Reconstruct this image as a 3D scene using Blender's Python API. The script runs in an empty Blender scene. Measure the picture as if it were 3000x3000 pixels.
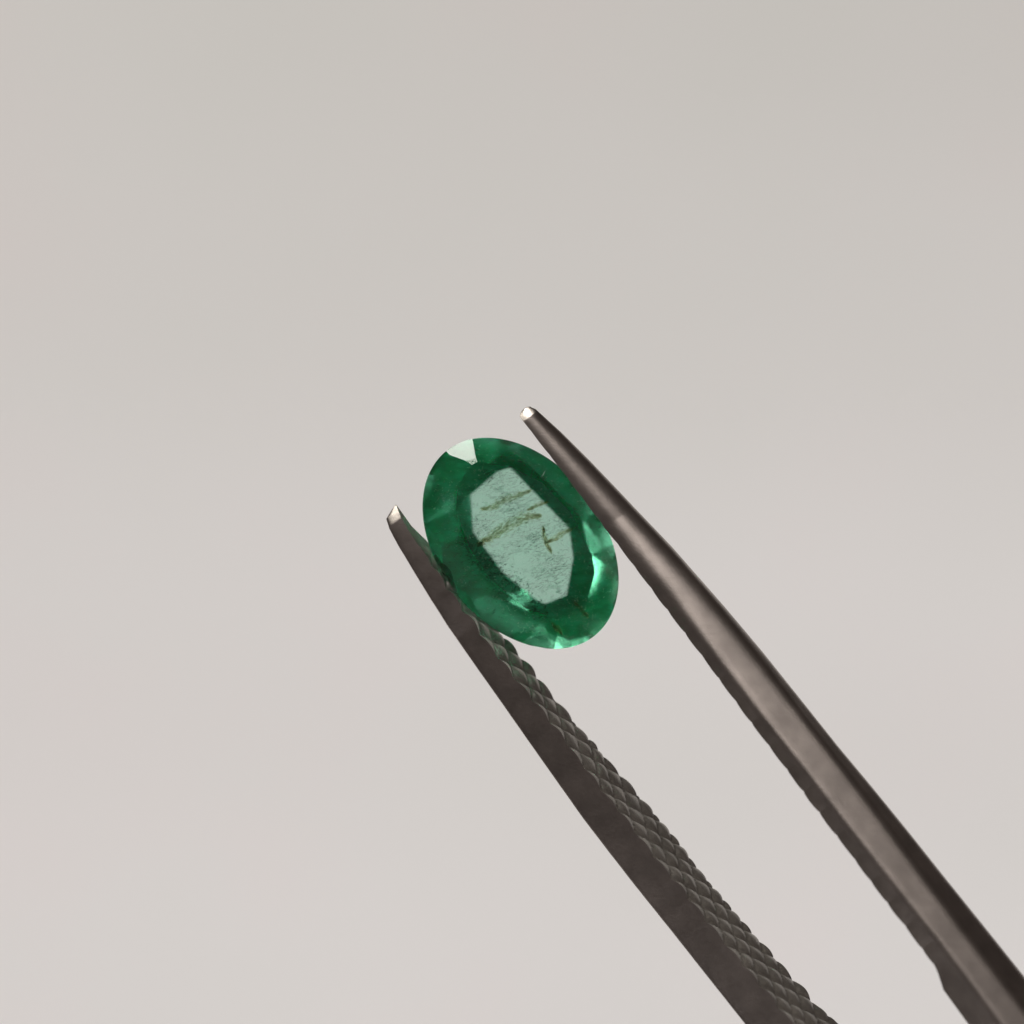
import bpy, bmesh, math, random
import numpy as np
from mathutils import Vector, Matrix

# One Blender unit is one millimetre: a 7 mm stone held in tweezers above a white sheet.
random.seed(7); rng = np.random.default_rng(11)
scene = bpy.context.scene
scene.unit_settings.system = 'METRIC'
scene.unit_settings.scale_length = 0.001
R = math.radians

# ------------------------------------------------------------------ camera
CAM_D = 90.0                       # camera above the girdle plane
FRAME = 3000 / 95.3                # width seen at the girdle plane, mm
cam_d = bpy.data.cameras.new('camera'); cam = bpy.data.objects.new('camera', cam_d)
scene.collection.objects.link(cam); scene.camera = cam
cam.location = (0, 0, CAM_D)
cam_d.sensor_width = 36; cam_d.lens = 36 * CAM_D / FRAME
cam_d.clip_start = 1; cam_d.clip_end = 5000
cam_d.dof.use_dof = True; cam_d.dof.focus_distance = CAM_D - 0.3
cam_d.dof.aperture_fstop = 0.030

# ------------------------------------------------------------------ light
world = bpy.data.worlds.new('World'); scene.world = world; world.use_nodes = True
bg = world.node_tree.nodes['Background']
bg.inputs[0].default_value = (1.0, 0.81, 0.745, 1); bg.inputs[1].default_value = 0.052

def lamp(name, az, zen, dist, sx, sy, radiance, col):
    d = bpy.data.lights.new(name, 'AREA'); d.shape = 'RECTANGLE'; d.size = sx; d.size_y = sy
    d.energy = radiance * math.pi * sx * sy; d.color = col
    o = bpy.data.objects.new(name, d); scene.collection.objects.link(o)
    v = Vector((math.sin(R(zen)) * math.cos(R(az)), math.sin(R(zen)) * math.sin(R(az)), math.cos(R(zen))))
    o.location = v * dist
    o.rotation_euler = v.to_track_quat('Z', 'Y').to_euler()
    return o
lamp('window_light', 118, 70, 700, 330, 260, 12.0, (1.0, 1.0, 0.93))
lamp('sheet_fill_light', 286, 82, 260, 420, 110, 6.7, (1.0, 0.97, 0.98))  # added low fill lamp, brightens the sheet most towards its lower end
lamp('steel_fill_light', 122, 25, 800, 420, 300, 3.5, (1.0, 0.95, 0.92))  # added fill lamp for the soft central highlight on the steel arms

scene.view_settings.view_transform = 'Standard'; scene.view_settings.look = 'None'
scene.view_settings.exposure = 0; scene.view_settings.gamma = 1
c = scene.cycles
c.max_bounces = 32; c.transmission_bounces = 28; c.glossy_bounces = 12; c.diffuse_bounces = 4
c.volume_bounces = 3; c.volume_step_rate = 0.5; c.transparent_max_bounces = 24
c.caustics_reflective = True; c.caustics_refractive = True; c.blur_glossy = 0.0
c.use_denoising = True; c.sample_clamp_indirect = 20
c.use_adaptive_sampling = True; c.adaptive_threshold = 0.008

# ------------------------------------------------------------------ helpers
def at(x, y, z):
    """photograph pixel (of 3000) to the point standing at height z"""
    k = (CAM_D - z) / CAM_D / 95.3
    return Vector(((x - 1500) * k, (1500 - y) * k, z))
def at_pq(p, q, z):                     # p across the tweezers, q along them
    return at(0.8 * p + 0.6 * q, -0.6 * p + 0.8 * q, z)
def link(name, me, mat, parent=None, smooth=False):
    o = bpy.data.objects.new(name, me); scene.collection.objects.link(o)
    if mat: me.materials.append(mat)
    if parent: o.parent = parent
    if smooth:
        for f in me.polygons: f.use_smooth = True
    return o
def tag(o, label, cat, group=None):
    o['label'] = label; o['category'] = cat
    if group: o['group'] = group
def mat(name):
    m = bpy.data.materials.new(name); m.use_nodes = True
    nt = m.node_tree; nt.nodes.clear()
    return m, nt, nt.nodes, nt.links
def node(nt, t, **kw):
    n = nt.nodes.new(t)
    for k, v in kw.items():
        if k in n.inputs: n.inputs[k].default_value = v
        else: setattr(n, k, v)
    return n
def ramp(nt, stops):
    n = nt.nodes.new('ShaderNodeValToRGB'); e = n.color_ramp.elements
    while len(e) < len(stops): e.new(0.5)
    for s, (pos, col) in zip(e, stops):
        s.position = pos; s.color = (*col, 1) if len(col) == 3 else col
    return n

# ------------------------------------------------------------------ materials
def steel(name, base, rough, stretch):
    m, nt, N, L = mat(name)
    out = node(nt, 'ShaderNodeOutputMaterial'); b = node(nt, 'ShaderNodeBsdfPrincipled')
    b.inputs['Metallic'].default_value = 1
    tc = node(nt, 'ShaderNodeTexCoord')
    mp = node(nt, 'ShaderNodeMapping'); mp.inputs['Rotation'].default_value = (0, 0, R(53)); mp.inputs['Scale'].default_value = stretch
    L.new(tc.outputs['Object'], mp.inputs[0])
    n1 = node(nt, 'ShaderNodeTexNoise', Scale=12.0, Detail=6.0, Roughness=0.65)
    n4 = node(nt, 'ShaderNodeTexNoise', Scale=28.0, Detail=3.0, Roughness=0.6); L.new(tc.outputs['Object'], n4.inputs['Vector'])
    n2 = node(nt, 'ShaderNodeTexNoise', Scale=1.3, Detail=4.0)
    L.new(mp.outputs[0], n1.inputs['Vector']); L.new(tc.outputs['Object'], n2.inputs['Vector'])
    r1 = ramp(nt, [(0.3, tuple(0.82 * v for v in base)), (0.7, tuple(1.08 * v for v in base))])
    L.new(n2.outputs[0], r1.inputs[0]); L.new(r1.outputs[0], b.inputs['Base Color'])
    mr = node(nt, 'ShaderNodeMapRange'); mr.inputs[3].default_value = rough - 0.07; mr.inputs[4].default_value = rough + 0.07
    L.new(n1.outputs[0], mr.inputs[0]); L.new(mr.outputs[0], b.inputs['Roughness'])
    bp = node(nt, 'ShaderNodeBump', Strength=0.3, Distance=0.015)
    am = node(nt, 'ShaderNodeMath', operation='ADD'); L.new(n1.outputs[0], am.inputs[0]); L.new(n4.outputs[0], am.inputs[1])
    L.new(am.outputs[0], bp.inputs['Height']); L.new(bp.outputs[0], b.inputs['Normal'])
    L.new(b.outputs[0], out.inputs[0])
    return m
M_steel = steel('satin_steel', (0.42, 0.372, 0.34), 0.36, (0.06, 1.3, 1.3))
M_grip = steel('knurled_steel', (0.50, 0.475, 0.44), 0.44, (1, 1, 1))

def emerald(name, bump_scale, bump, rough):
    m, nt, N, L = mat(name)
    out = node(nt, 'ShaderNodeOutputMaterial'); b = node(nt, 'ShaderNodeBsdfPrincipled')
    b.inputs['Base Color'].default_value = (0.97, 1.0, 0.985, 1)
    b.inputs['Transmission Weight'].default_value = 1; b.inputs['IOR'].default_value = 1.577
    tc = node(nt, 'ShaderNodeTexCoord')
    n1 = node(nt, 'ShaderNodeTexNoise', Scale=5.0, Detail=8.0, Roughness=0.7)
    L.new(tc.outputs['Object'], n1.inputs['Vector'])
    mr = node(nt, 'ShaderNodeMapRange'); mr.inputs[1].default_value = 0.4; mr.inputs[2].default_value = 0.75
    mr.inputs[3].default_value = 0.0; mr.inputs[4].default_value = rough
    L.new(n1.outputs[0], mr.inputs[0]); L.new(mr.outputs[0], b.inputs['Roughness'])
    mp = node(nt, 'ShaderNodeMapping'); mp.inputs['Rotation'].default_value = (0, 0, R(-14)); mp.inputs['Scale'].default_value = (1, 5, 1)
    L.new(tc.outputs['Object'], mp.inputs[0])
    n2 = node(nt, 'ShaderNodeTexNoise', Scale=bump_scale, Detail=7.0, Roughness=0.75)
    L.new(mp.outputs[0], n2.inputs['Vector'])
    bp = node(nt, 'ShaderNodeBump', Strength=bump, Distance=0.03)
    L.new(n2.outputs[0], bp.inputs['Height']); L.new(bp.outputs[0], b.inputs['Normal'])
    L.new(b.outputs[0], out.inputs['Surface'])
    ab = node(nt, 'ShaderNodeVolumeAbsorption'); ab.inputs['Color'].default_value = (0.15, 0.88, 0.615, 1); ab.inputs['Density'].default_value = 0.37
    sc = node(nt, 'ShaderNodeVolumeScatter'); sc.inputs['Color'].default_value = (0.14, 1.0, 0.68, 1)
    sc.inputs['Density'].default_value = 0.045; sc.inputs['Anisotropy'].default_value = 0.3
    n3 = node(nt, 'ShaderNodeTexNoise', Scale=2.2, Detail=4.0, Roughness=0.6)
    mp3 = node(nt, 'ShaderNodeMapping'); mp3.inputs['Rotation'].default_value = (0, 0, R(-14)); mp3.inputs['Scale'].default_value = (0.7, 2.0, 1)
    L.new(tc.outputs['Object'], mp3.inputs[0]); L.new(mp3.outputs[0], n3.inputs['Vector'])
    m3 = node(nt, 'ShaderNodeMapRange'); m3.inputs[1].default_value = 0.44; m3.inputs[2].default_value = 0.64; m3.inputs[3].default_value = 0.035; m3.inputs[4].default_value = 0.21
    L.new(n3.outputs[0], m3.inputs[0]); L.new(m3.outputs[0], sc.inputs['Density'])
    ad = node(nt, 'ShaderNodeAddShader'); L.new(ab.outputs[0], ad.inputs[0]); L.new(sc.outputs[0], ad.inputs[1])
    L.new(ad.outputs[0], out.inputs['Volume'])
    return m
M_gem = emerald('emerald_polished', 7.0, 0.10, 0.035)
M_rough = emerald('emerald_pavilion', 6.0, 0.05, 0.012)
M_crown = emerald('emerald_crown', 9.0, 0.10, 0.035)

def inclusion_mat(name, col, alpha, noisy=True, clear=None):
    m, nt, N, L = mat(name)
    out = node(nt, 'ShaderNodeOutputMaterial')
    d0 = node(nt, 'ShaderNodeBsdfDiffuse'); d0.inputs[0].default_value = (*col, 1)
    d1 = node(nt, 'ShaderNodeBsdfTranslucent'); d1.inputs[0].default_value = (*col, 1)
    d = node(nt, 'ShaderNodeMixShader'); L.new(d0.outputs[0], d.inputs[1]); L.new(d1.outputs[0], d.inputs[2])
    t = node(nt, 'ShaderNodeBsdfTransparent'); t.inputs[0].default_value = (*(clear or [min(1, 0.86 + 0.4 * v) for v in col]), 1)
    mx = node(nt, 'ShaderNodeMixShader'); mx.inputs[0].default_value = alpha
    if noisy:
        tc = node(nt, 'ShaderNodeTexCoord'); n = node(nt, 'ShaderNodeTexNoise', Scale=7.0, Detail=5.0)
        L.new(tc.outputs['Object'], n.inputs['Vector'])
        r = ramp(nt, [(0.3, (alpha * 0.35,) * 3), (0.7, (min(1, alpha * 1.5),) * 3)])
        L.new(n.outputs[0], r.inputs[0]); L.new(r.outputs[0], mx.inputs[0])
    L.new(t.outputs[0], mx.inputs[1]); L.new(d.outputs[0], mx.inputs[2]); L.new(mx.outputs[0], out.inputs[0])
    return m
M_vein = inclusion_mat('olive_vein', (0.42, 0.39, 0.20), 0.055, False, (0.992, 0.99, 0.965))
M_dark = inclusion_mat('dark_fleck', (0.02, 0.05, 0.035), 0.5, False)
M_mottle = inclusion_mat('dark_mottle', (0.01, 0.025, 0.018), 0.7, False)
M_haze = inclusion_mat('pale_haze', (0.5, 0.75, 0.62), 0.07, False)
M_pale = inclusion_mat('pale_fleck', (0.75, 0.85, 0.8), 0.6, False)

def paper():
    m, nt, N, L = mat('white_sheet')
    out = node(nt, 'ShaderNodeOutputMaterial'); b = node(nt, 'ShaderNodeBsdfPrincipled')
    b.inputs['Roughness'].default_value = 0.85; b.inputs['Specular IOR Level'].default_value = 0.2
    tc = node(nt, 'ShaderNodeTexCoord')
    n1 = node(nt, 'ShaderNodeTexNoise', Scale=0.05, Detail=3.0, Roughness=0.55)
    L.new(tc.outputs['Object'], n1.inputs['Vector'])
    r1 = ramp(nt, [(0.36, (0.80, 0.786, 0.772)), (0.52, (0.81, 0.792, 0.782)), (0.70, (0.82, 0.785, 0.778))])
    L.new(n1.outputs[0], r1.inputs[0]); L.new(r1.outputs[0], b.inputs['Base Color'])
    n2 = node(nt, 'ShaderNodeTexNoise', Scale=1.6, Detail=4.0)
    L.new(tc.outputs['Object'], n2.inputs['Vector'])
    bp = node(nt, 'ShaderNodeBump', Strength=0.15, Distance=0.15)
    L.new(n2.outputs[0], bp.inputs['Height']); L.new(bp.outputs[0], b.inputs['Normal'])
    L.new(b.outputs[0], out.inputs[0])
    return m
M_sheet = paper()

# ------------------------------------------------------------------ white sheet far below
SHEET_Z, SHEET = -60.0, 64.0
n = 80
vs = []; fs = []
for j in range(n + 1):
    for i in range(n + 1):
        x = -SHEET + 2 * SHEET * i / n; y = -SHEET + 2 * SHEET * j / n
        t = max(0.0, (y + 4) / 30)
        z = SHEET_Z + 0.05 * math.sin(y * 0.33 + 0.02 * x + 0.6) + 0.08 * math.sin(y * 0.14 - 0.03 * x) - 3.2 * t * t
        vs.append((x, y, z))
for j in range(n):
    for i in range(n):
        a = j * (n + 1) + i; fs.append((a, a + 1, a + n + 2, a + n + 1))
me = bpy.data.meshes.new('backdrop_sheet'); me.from_pydata(vs, [], fs)
sheet = link('backdrop_sheet', me, M_sheet, smooth=True); sheet['kind'] = 'structure'

# ------------------------------------------------------------------ emerald
GC = (1525.0, 1591.5); GA, GB = 3.64, 2.52; TH = R(-51)      # centre px, half axes mm, major axis angle
gem_origin = at(GC[0], GC[1], 0)
U = Vector((math.cos(TH), math.sin(TH), 0)); V = Vector((-math.sin(TH), math.cos(TH), 0))
def gpx(x, y, z=0.0):                     # photograph pixel to gem-centred mm
    return at(x, y, z) - gem_origin
bm = bmesh.new()
NS = 120
ring = lambda z: [bm.verts.new(U * (GA * math.cos(2 * math.pi * k / NS)) + V * (GB * math.sin(2 * math.pi * k / NS)) + Vector((0, 0, z))) for k in range(NS)]
lo, hi = ring(-4.0), ring(2.5)
bm.faces.new(hi); bm.faces.new(lo[::-1])
for k in range(NS):
    bm.faces.new((lo[k], lo[(k + 1) % NS], hi[(k + 1) % NS], hi[k]))
def cut(co, no):
    g = bm.verts[:] + bm.edges[:] + bm.faces[:]
    r = bmesh.ops.bisect_plane(bm, geom=g, dist=1e-5, plane_co=co, plane_no=no, clear_outer=True)
    ed = [e for e in r['geom_cut'] if isinstance(e, bmesh.types.BMEdge)]
    if ed: bmesh.ops.contextual_create(bm, geom=ed)
def tangent(t, s=1.0):
    t = R(t)
    co = U * (GA * s * math.cos(t)) + V * (GB * s * math.sin(t))
    no = (U * (math.cos(t) / GA) + V * (math.sin(t) / GB)).normalized()
    return co, no
def facet(t, tilt, s, z, down=False):
    co, no = tangent(t, s)
    zz = -1 if down else 1
    cut(co + Vector((0, 0, z)), no * math.sin(R(tilt)) + Vector((0, 0, zz * math.cos(R(tilt)))))
GT, GBOT = 0.06, -0.07                     # girdle edges
# crown: an outer row, an inner row and the table, set slightly off centre as cut
G_SEED, F_LO, F_HI, CULET_Z, RIM = 46, 0.83, 1.08, -1.7, 60.0
fr = random.Random(G_SEED)
TABLE_Z = 0.58
SHIFT = Vector((0.24, 0.18, 0))
def plane_at(t, inset, z, tilt, shift=Vector((0, 0, 0)), down=False):
    co, no = tangent(t)
    shift = shift * (1 + 0.2 * max(0.0, no.dot(Vector((0.8, 0.6, 0)))))
    cut(co - no * inset + shift + Vector((0, 0, z)), no * math.sin(R(tilt)) + Vector((0, 0, (-1 if down else 1) * math.cos(R(tilt)))))
cut(Vector((0, 0, TABLE_Z)), Vector((0.004, -0.003, 1)).normalized())
for k in range(15):
    az_low = k in (6, 7, 8, 9)                    # far end, turned a little flatter
    plane_at(170 + 24 * k + (0 if k == 0 else fr.uniform(-2.5, 2.5)), 0.0, GT - (0.03 if k in (1, 14) else 0) + fr.uniform(-0.012, 0.012),
             35.0 if k == 0 else 31.0 + fr.uniform(-1, 1) if az_low else 35.0 + fr.uniform(-2.2, 2.2))
for k in range(15):
    ins = 0.42 if k == 0 else 0.46 + fr.uniform(-0.03, 0.03)
    plane_at(170 + 24 * k + fr.uniform(-4, 4), ins, GT + ins * math.tan(R(35)), 29 + fr.uniform(-2.5, 2.5), SHIFT)
# pavilion: flat window polygon under the table, one facet from each of its edges to the girdle
WINDOW = [(860, 310), (1270, 520), (1500, 880), (1535, 1110), (1480, 1400), (1315, 1650), (1080, 1500), (810, 1280), (545, 920), (525, 590)]
wpts = [gpx(1200 + x * 0.33644, 1250 + y * 0.33644) for x, y in WINDOW]
cut(Vector((0, 0, CULET_Z)), Vector((0.012, 0.01, -1)).normalized())
for a, b in zip(wpts, wpts[1:] + wpts[:1]):
    e = (b - a).normalized(); no = Vector((-e.y, e.x, 0))        # outwards (points run clockwise)
    mid = (a + b) / 2
    th = math.atan2(no.dot(V) * GB, no.dot(U) * GA)
    sup = (U * (GA * math.cos(th)) + V * (GB * math.sin(th)))
    reach = sup.dot(no) - mid.dot(no)
    tl = math.atan2((-CULET_Z + GBOT) * fr.uniform(F_LO, F_HI), reach)
    cut(Vector((mid.x, mid.y, CULET_Z)), no * math.sin(tl) + Vector((0, 0, -math.cos(tl))))
for k in range(14): plane_at(-90 + 11 * k + fr.uniform(-4, 4), fr.uniform(0.10, 0.34), GBOT - 0.42, 52 + fr.uniform(-8, 8), down=True)
for k in range(24): plane_at(3 + 15 * k + fr.uniform(-5, 5), 0.0, GBOT + fr.uniform(-0.015, 0.015), RIM + fr.uniform(-8, 8), down=True)
bmesh.ops.recalc_face_normals(bm, faces=bm.faces[:])
me = bpy.data.meshes.new('emerald'); bm.to_mesh(me); bm.free()
gem = link('emerald', me, M_gem); me.materials.append(M_rough); me.materials.append(M_crown)
for f in me.polygons:
    if f.normal.z < 0.99 and f.normal.z > -0.99: f.material_index = 2 if f.normal.z > 0.1 else 1; gem.location = gem_origin
tag(gem, 'oval faceted green emerald gripped between the tweezer tips', 'gemstone')

def flakes_mesh(name, items, material, stuff=True):
    """items: centre, direction angle, half length, half width -> thin pointed flakes in one mesh"""
    vs = []; fs = []
    for c0, th, l, w in items:
        d = Vector((math.cos(th), math.sin(th), random.uniform(-0.2, 0.2))); sd = Vector((-d.y, d.x, 0)); up = Vector((0, 0, 1))
        e = len(vs); bend = sd * random.uniform(-0.15, 0.15) * l
        vs += [c0 - d * l, c0 + sd * w + bend, c0 + up * min(w, 0.012) + bend, c0 - sd * w + bend, c0 - up * min(w, 0.012) + bend, c0 + d * l]
        for q in range(4):
            fs += [(e, e + 1 + q, e + 1 + (q + 1) % 4), (e + 5, e + 1 + (q + 1) % 4, e + 1 + q)]
    me = bpy.data.meshes.new(name); me.from_pydata([tuple(v) for v in vs], [], fs)
    o = link(name, me, material, gem)
    if stuff: o['kind'] = 'stuff'
    return o
def vein(pts, width, z, count):
    P = np.array([gpx(x, y, z)[:2] for x, y in pts]); d = np.r_[0, np.cumsum(np.hypot(*np.diff(P, axis=0).T))]
    items = []
    for k in range(int(count * 1.3)):
        f = random.random(); t = f * d[-1]; x = np.interp(t, d, P[:, 0]); y = np.interp(t, d, P[:, 1])
        x2 = np.interp(min(t + 0.05, d[-1]), d, P[:, 0]); y2 = np.interp(min(t + 0.05, d[-1]), d, P[:, 1])
        x1 = np.interp(max(t - 0.05, 0), d, P[:, 0]); y1 = np.interp(max(t - 0.05, 0), d, P[:, 1])
        th = math.atan2(y2 - y1, x2 - x1)
        w = width * (0.35 + 0.65 * math.sin(math.pi * f)); o = random.gauss(0, 0.6) * w
        c0 = Vector((x - math.sin(th) * o, y + math.cos(th) * o, z + random.gauss(0, 0.05)))
        items.append((c0, th + random.gauss(0, 0.3), random.uniform(0.05, 0.13), random.uniform(0.018, 0.045)))
    flakes_mesh('vein', items, M_vein)
def r2(x, y): return (1200 + x * 0.33644, 1250 + y * 0.33644)
vein([r2(*p) for p in ((600, 1025), (700, 970), (800, 900), (900, 850), (1000, 790), (1140, 780))], 0.17, 0.28, 380)
vein([r2(*p) for p in ((1030, 725), (1100, 690), (1200, 655))], 0.05, 0.38, 60)
vein([r2(*p) for p in ((1180, 1010), (1280, 970), (1340, 920), (1410, 890))], 0.07, 0.36, 90)
vein([r2(*p) for p in ((1165, 880), (1175, 960), (1195, 1020), (1230, 1090))], 0.06, 0.34, 90)
vein([r2(*p) for p in ((630, 725), (720, 700), (800, 650), (880, 620), (1050, 560))], 0.10, 0.22, 170)
vein([r2(*p) for p in ((1440, 1530), (1540, 1640))], 0.06, 0.10, 50)
vein([r2(*p) for p in ((1250, 1690), (1320, 1790))], 0.06, 0.10, 60)
flakes_mesh('needle', [(gpx(*r2(1157, 418), 0.42), math.atan2(85, 55), 0.17, 0.022)], M_pale, False)
def blotch(x, y, s):                       # uneven patchiness from a few crossing waves
    return 0.5 + 0.25 * math.sin(2.1 * x * s + 1.3 * y * s) + 0.25 * math.sin(-1.7 * x * s + 2.9 * y * s + 1.9)
def scatter(name, count, material, lmin, lmax, wmin, wmax, zlo, zhi, ang, spread, where, inner=0.0, patch=1.6):
    items = []
    while len(items) < count:
        a = random.uniform(0, 2 * math.pi); r = math.sqrt(random.uniform((inner / where) ** 2, 1)) * where
        ctr = U * (GA * r * math.cos(a)) + V * (GB * r * math.sin(a))
        if random.random() > blotch(ctr.x, ctr.y, patch) ** 1.6: continue
        l = lmin + (lmax - lmin) * random.random() ** 2.5
        items.append((ctr + Vector((0, 0, random.uniform(zlo, zhi))), R(random.gauss(ang, spread)), l, random.uniform(wmin, wmax)))
    return flakes_mesh(name, items, material)
scatter('dark_rim_flecks', 700, M_dark, 0.01, 0.09, 0.003, 0.014, -0.5, 0.15, 15, 40, 0.93, 0.6, 2.4)
scatter('dark_flecks', 2300, M_dark, 0.015, 0.20, 0.0012, 0.005, 0.0, 0.50, 15, 14, 0.68)
scatter('crossing_scratches', 420, M_dark, 0.03, 0.22, 0.001, 0.004, 0.1, 0.52, 70, 35, 0.66)
scatter('dark_specks', 900, M_dark, 0.008, 0.03, 0.004, 0.014, -0.9, 0.4, 60, 60, 0.74, 0.0, 2.6)
scatter('pale_flecks', 1500, M_pale, 0.008, 0.05, 0.002, 0.008, -0.6, 0.42, 14, 40, 0.9)
scatter('pale_clouds', 500, M_haze, 0.04, 0.20, 0.02, 0.07, -0.5, 0.35, 14, 30, 0.85, 0.0, 2.2)
# mottled dark skin along the lower left edge of the window
items = []
for k in range(420):
    f = random.random(); x = 470 + f * 760 - 25 + random.gauss(0, 40); y = 975 + f * 680 + random.gauss(0, 45) 
    items.append((gpx(*r2(x, y), 0) + Vector((0, 0, random.uniform(-0.5, 0.2))), R(random.gauss(15, 50)), random.uniform(0.015, 0.07), random.uniform(0.005, 0.02)))
flakes_mesh('dark_mottling', items, M_mottle)

# ------------------------------------------------------------------ tweezers
tw = bpy.data.objects.new('tweezers', None); scene.collection.objects.link(tw)
tw.location = at_pq(290, 4300, 2.0)
tag(tw, 'satin steel gem tweezers with knurled gripping faces holding the emerald', 'tweezers')
bpy.context.view_layer.update()
TWI = tw.matrix_world.inverted()
def pw(tab):
    q = np.array([t[0] for t in tab], float); v = np.array([t[1] for t in tab], float)
    o = np.argsort(q, kind='stable'); return q[o], v[o]
def smooth_interp(tab, qs, sig=0.0):
    q, v = pw(tab)
    if sig <= 0: return np.interp(qs, q, v)
    off = np.linspace(-2, 2, 17) * sig; w = np.exp(-0.5 * (off / sig) ** 2); w /= w.sum()
    return sum(wi * np.interp(qs + oi, q, v) for oi, wi in zip(off, w))
PX = 95.3
QEND = 13500.0
qs = np.concatenate([np.arange(1879, 1940, 2.0), np.arange(1940, 4160, 4.5), np.arange(4160, 5000, 30.0), np.arange(5000, QEND + 1, 170.0)])
def join_shift(q): 
    t = np.clip((q - 5200) / (QEND - 5200), 0, 1); return t * t * (3 - 2 * t)
def rise(q): return 0.13 * np.maximum(0, q - 2300) / PX * np.where(q < 5000, 1, 1) * 1.0
def grow(q, tab): return smooth_interp(tab, q, 40)
def dense(corners, seg, sig):
    """corners (k,2) -> polyline with its corners rounded by blur sig (in samples)"""
    pts = []
    for a, b in zip(corners[:-1], corners[1:]):
        for k in range(seg): pts.append(a + (b - a) * k / seg)
    pts.append(corners[-1]); pts = np.array(pts)
    if sig < 0.15: return pts
    m = len(pts); off = np.arange(-9, 10); w = np.exp(-0.5 * (off / sig) ** 2); w /= w.sum()
    idx = np.arange(m)[:, None] + off[None, :]
    ext = np.where(idx < 0, 0, np.where(idx > m - 1, m - 1, idx))
    P = pts[ext]
    P = np.where((idx < 0)[..., None], 2 * pts[0] - pts[np.clip(-idx, 0, m - 1)], P)
    P = np.where((idx > m - 1)[..., None], 2 * pts[-1] - pts[np.clip(2 * (m - 1) - idx, 0, m - 1)], P)
    return (P * w[None, :, None]).sum(1)
def hump(x): return np.abs(np.sin(np.pi * x)) ** 0.5
PITCH = 82.5
def knurl(q, v_mm, amp, phase=0.0, sharp=0.8):
    a = (q - phase) / PITCH + v_mm / 0.78; b = (q - phase) / PITCH - v_mm / 0.78
    a = a + 0.05 * np.sin(q * 0.021 + 3 * v_mm); b = b + 0.05 * np.sin(q * 0.017 - 4 * v_mm + 1)
    cell = np.sin(np.floor(a) * 12.9898 + np.floor(b) * 78.233) * 43758.5453; cell = cell - np.floor(cell)
    h = (hump(a) * hump(b)) ** sharp * (0.75 + 0.3 * cell)
    return amp * h * (1 + 0.25 * np.sin(q * 0.031 + 2.3 * v_mm) * np.sin(q * 0.0137 + 1.1))
def mesh_from_rows(name, rows, material, parent, cap0=False, cap1=False):
    m = len(rows[0]); vs = [tuple(TWI @ v) for r in rows for v in r]; fs = []
    for i in range(len(rows) - 1):
        for j in range(m - 1):
            a = i * m + j; fs.append((a, a + 1, a + m + 1, a + m))
    if cap0: fs.append(tuple(range(m - 1, -1, -1)))
    if cap1: b = (len(rows) - 1) * m; fs.append(tuple(range(b, b + m)))
    me = bpy.data.meshes.new(name); me.from_pydata(vs, [], fs)
    b2 = bmesh.new(); b2.from_mesh(me); bmesh.ops.recalc_face_normals(b2, faces=b2.faces[:]); b2.to_mesh(me); b2.free()
    return link(name, me, material, parent, True)

# ---- left arm: A outer near edge, B inner near edge, C inner far edge, D outer far edge
A = [(1879, 36), (1886, 14), (1895, -9), (1923, -20), (1985, -31), (2062, -40), (2162, -50), (2257, -57), (2332, -59), (2531, -65), (2735, -72), (2944, -79), (3066, -78), (3186, -76), (3368, -70), (3559, -65.5), (3703, -62), (4200, -52), (6000, -30), (QEND, -30)]
B = [(1879, 41), (1917, 30), (1970, 25), (2077, 17), (2180, 8), (2290, 7), (2400, 7), (2500, 10), (2700, 17), (2900, 17), (3050, 21), (3234, 26), (3419, 33), (3598, 43), (3794, 52), (4200, 66), (6000, 90), (QEND, 90)]
Cc = [(1879, 42), (1955, 40), (2011, 48), (2200, 52), (2367, 54), (2493, 62), (2641, 68), (2809, 79), (2960, 92), (3139, 102), (3323, 106), (3471, 115), (3602, 127), (3704, 134), (3795, 140), (3835, 150), (3900, 175), (4200, 182), (6000, 200), (QEND, 200)]
shL = 250 * join_shift(qs); 
pa = smooth_interp(A, qs, 0) + shL; pb = smooth_interp(B, qs, 0) + shL; pc = smooth_interp(Cc, qs, 0) + shL
rz = rise(qs)
tip = np.minimum(0, (qs - 1918) / PX * math.tan(R(35)))
zb = 0.10 + rz + tip
za = zb - smooth_interp([(1879, 0.0), (1930, 0.10), (2100, 0.22), (2500, 0.42), (3300, 0.62), (QEND, 0.7)], qs)
depth = smooth_interp([(1879, 0.10), (1926, 0.45), (2100, 0.8), (2500, 1.2), (3300, 2.0), (4000, 2.6), (5500, 5.0), (QEND, 5.5)], qs)
zc = zb - 0.06 - smooth_interp([(1879, 0.9), (2030, 1.1), (2300, 1.8), (QEND, 1.9)], qs) * (pc - pb) / PX; zd = zc - 0.1
NV = 26
ampL = smooth_interp([(1879, 0), (2000, 0.0), (2090, 0.14), (2500, 0.14), (2700, 0.12), (3700, 0.14), (3830, 0.12), (3875, 0.0), (QEND, 0)], qs)
grip_rows = []; body_rows = []
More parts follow.
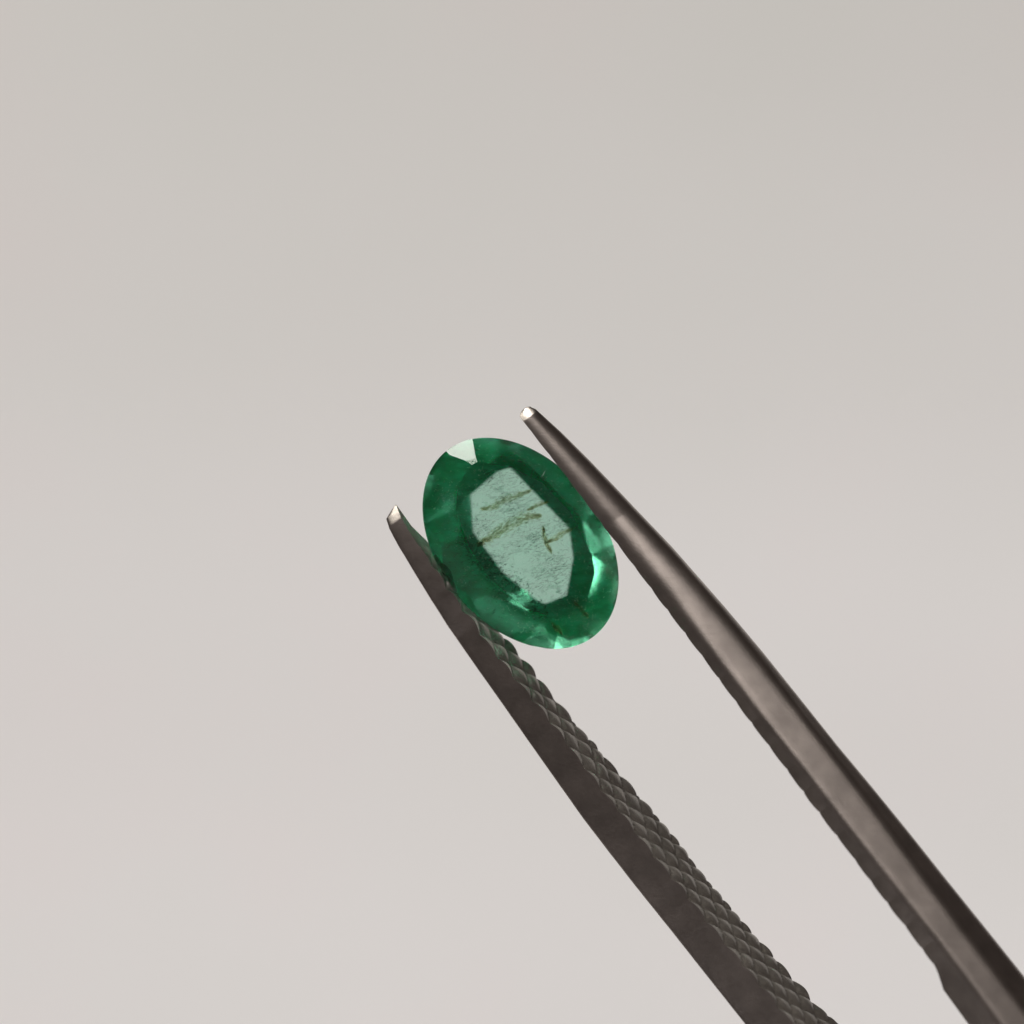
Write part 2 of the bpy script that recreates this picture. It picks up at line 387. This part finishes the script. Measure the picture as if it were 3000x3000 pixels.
for i, q in enumerate(qs):
    b0 = np.array([pb[i], zb[i] * PX]); c0 = np.array([pc[i], zc[i] * PX])
    d = c0 - b0; ln = np.hypot(*d); nrm = np.array([-d[1], d[0]]) / max(ln, 1e-6)
    t = np.linspace(0, 1, NV); vmm = t * ln / PX
    h = knurl(q, vmm, ampL[i], 20) * PX
    row = b0[None] + d[None] * t[:, None] + nrm[None] * h[:, None]
    grip_rows.append([at_pq(p, q, z / PX) for p, z in row])
    a0 = np.array([pa[i], za[i] * PX]); d0 = np.array([pa[i] + 0.55 * (pc[i] - pb[i]), zd[i] * PX])
    sig = np.interp(q, [1879, 1884, 2000, 2400, QEND], [0.5, 2.2, 1.8, 1.0, 0.8])
    prof = dense(np.array([row[0], a0, d0, row[-1]]), 7, sig)
    body_rows.append([at_pq(p, q, z / PX) for p, z in prof])
armL = mesh_from_rows('arm', body_rows, M_steel, tw, True, True)
armL['label'] = 'tweezer arm showing its knurled inner face'
mesh_from_rows('grip_face', grip_rows, M_grip, armL)

# ---- right arm: P inner near edge, Q and Rr ridges, S outer far edge, T inner far edge
P_ = [(1879, 507), (1883, 493), (1890, 486), (1926, 487), (2100, 491), (2400, 493), (2720, 495), (3000, 493), (3444, 494), (3610, 494), (3782, 496), (3904, 495), (3935, 486), (3979, 471), (4102, 469), (6000, 465), (QEND, 465)]
Q_ = [(1879, 510), (1890, 500), (1926, 503), (2100, 512), (2400, 525), (2580, 531), (2721, 528), (2830, 527), (3052, 529), (3253, 534), (3425, 535), (3569, 538), (3716, 541), (3860, 545), (4140, 543), (6000, 550), (QEND, 550)]
R_ = [(1879, 514), (1890, 520), (1926, 530), (2100, 555), (2400, 592), (2600, 608), (2780, 617), (2896, 621), (3137, 623), (3348, 627), (3481, 627), (3668, 625), (3846, 625), (4027, 626), (4162, 629), (6000, 640), (QEND, 640)]
S_ = [(1879, 518), (1885, 531), (1900, 541), (2000, 561), (2120, 578.6), (2242, 593.5), (2366, 607), (2464, 618), (2557, 624), (2698, 634), (2867, 643), (3043, 648), (3218, 653), (3372, 661), (3544, 668), (3723, 673), (3895, 679), (4086, 685), (6000, 700), (QEND, 700)]
shR = -250 * join_shift(qs)
pp, pq_, pr, ps = [smooth_interp(t, qs, 0) + shR for t in (P_, Q_, R_, S_)]
tip = np.minimum(0, (qs - 1908) / PX * math.tan(R(35)))
zq = 0.78 + rz + tip + smooth_interp([(1879, -0.25), (2300, 0.0), (QEND, 0.1)], qs)
w = smooth_interp([(1879, 0.0), (1930, 0.3), (2300, 0.75), (2800, 1), (QEND, 1)], qs)
zp = zq - w * (pq_ - pp) / PX * math.tan(R(38)) - 0.02
zr = zq - w * (pr - pq_) / PX * math.tan(R(7))
zs = zr - (0.3 + 0.7 * w) * (ps - pr) / PX * math.tan(R(44)) - 0.03 * w - smooth_interp([(1879, 0), (1930, 0.15), (2400, 0.2), (QEND, 0.1)], qs)
depth = smooth_interp([(1879, 0.10), (1926, 0.45), (2100, 0.8), (2500, 1.2), (3300, 2.0), (4000, 2.6), (5500, 5.0), (QEND, 5.5)], qs)
zt = zp - depth; pt = pp + 0.28 * depth * PX
ampR = smooth_interp([(1879, 0), (1940, 0.02), (2150, 0.03), (2600, 0.045), (3880, 0.045), (3930, 0.0), (QEND, 0)], qs)
grip_rows = []; body_rows = []
for i, q in enumerate(qs):
    b0 = np.array([pp[i], zp[i] * PX]); c0 = np.array([pt[i], zt[i] * PX])
    d = c0 - b0; ln = np.hypot(*d); nrm = np.array([d[1], -d[0]]) / max(ln, 1e-6)
    t = np.linspace(0, 1, NV); vmm = t * ln / PX
    h = knurl(q, vmm, ampR[i], 48, 0.42) * PX
    row = b0[None] + d[None] * t[:, None] + nrm[None] * h[:, None]
    grip_rows.append([at_pq(p, q, z / PX) for p, z in row])
    s0 = np.array([ps[i], zs[i] * PX]); u0 = np.array([ps[i] - 6, min(zs[i] - 0.05, zt[i] + 0.1) * PX])
    sig = np.interp(q, [1879, 1889, 2300, 2700, 3100, QEND], [0.6, 4.0, 4.0, 1.8, 0.7, 0.6])
    prof = dense(np.array([row[0], [pq_[i], zq[i] * PX], [pr[i], zr[i] * PX], s0, u0, row[-1]]), 7, sig)
    body_rows.append([at_pq(p, q, z / PX) for p, z in prof])
armR = mesh_from_rows('arm', body_rows, M_steel, tw, True, True)
armR['label'] = 'tweezer arm showing its rounded outer back'
mesh_from_rows('grip_face', grip_rows, M_grip, armR)
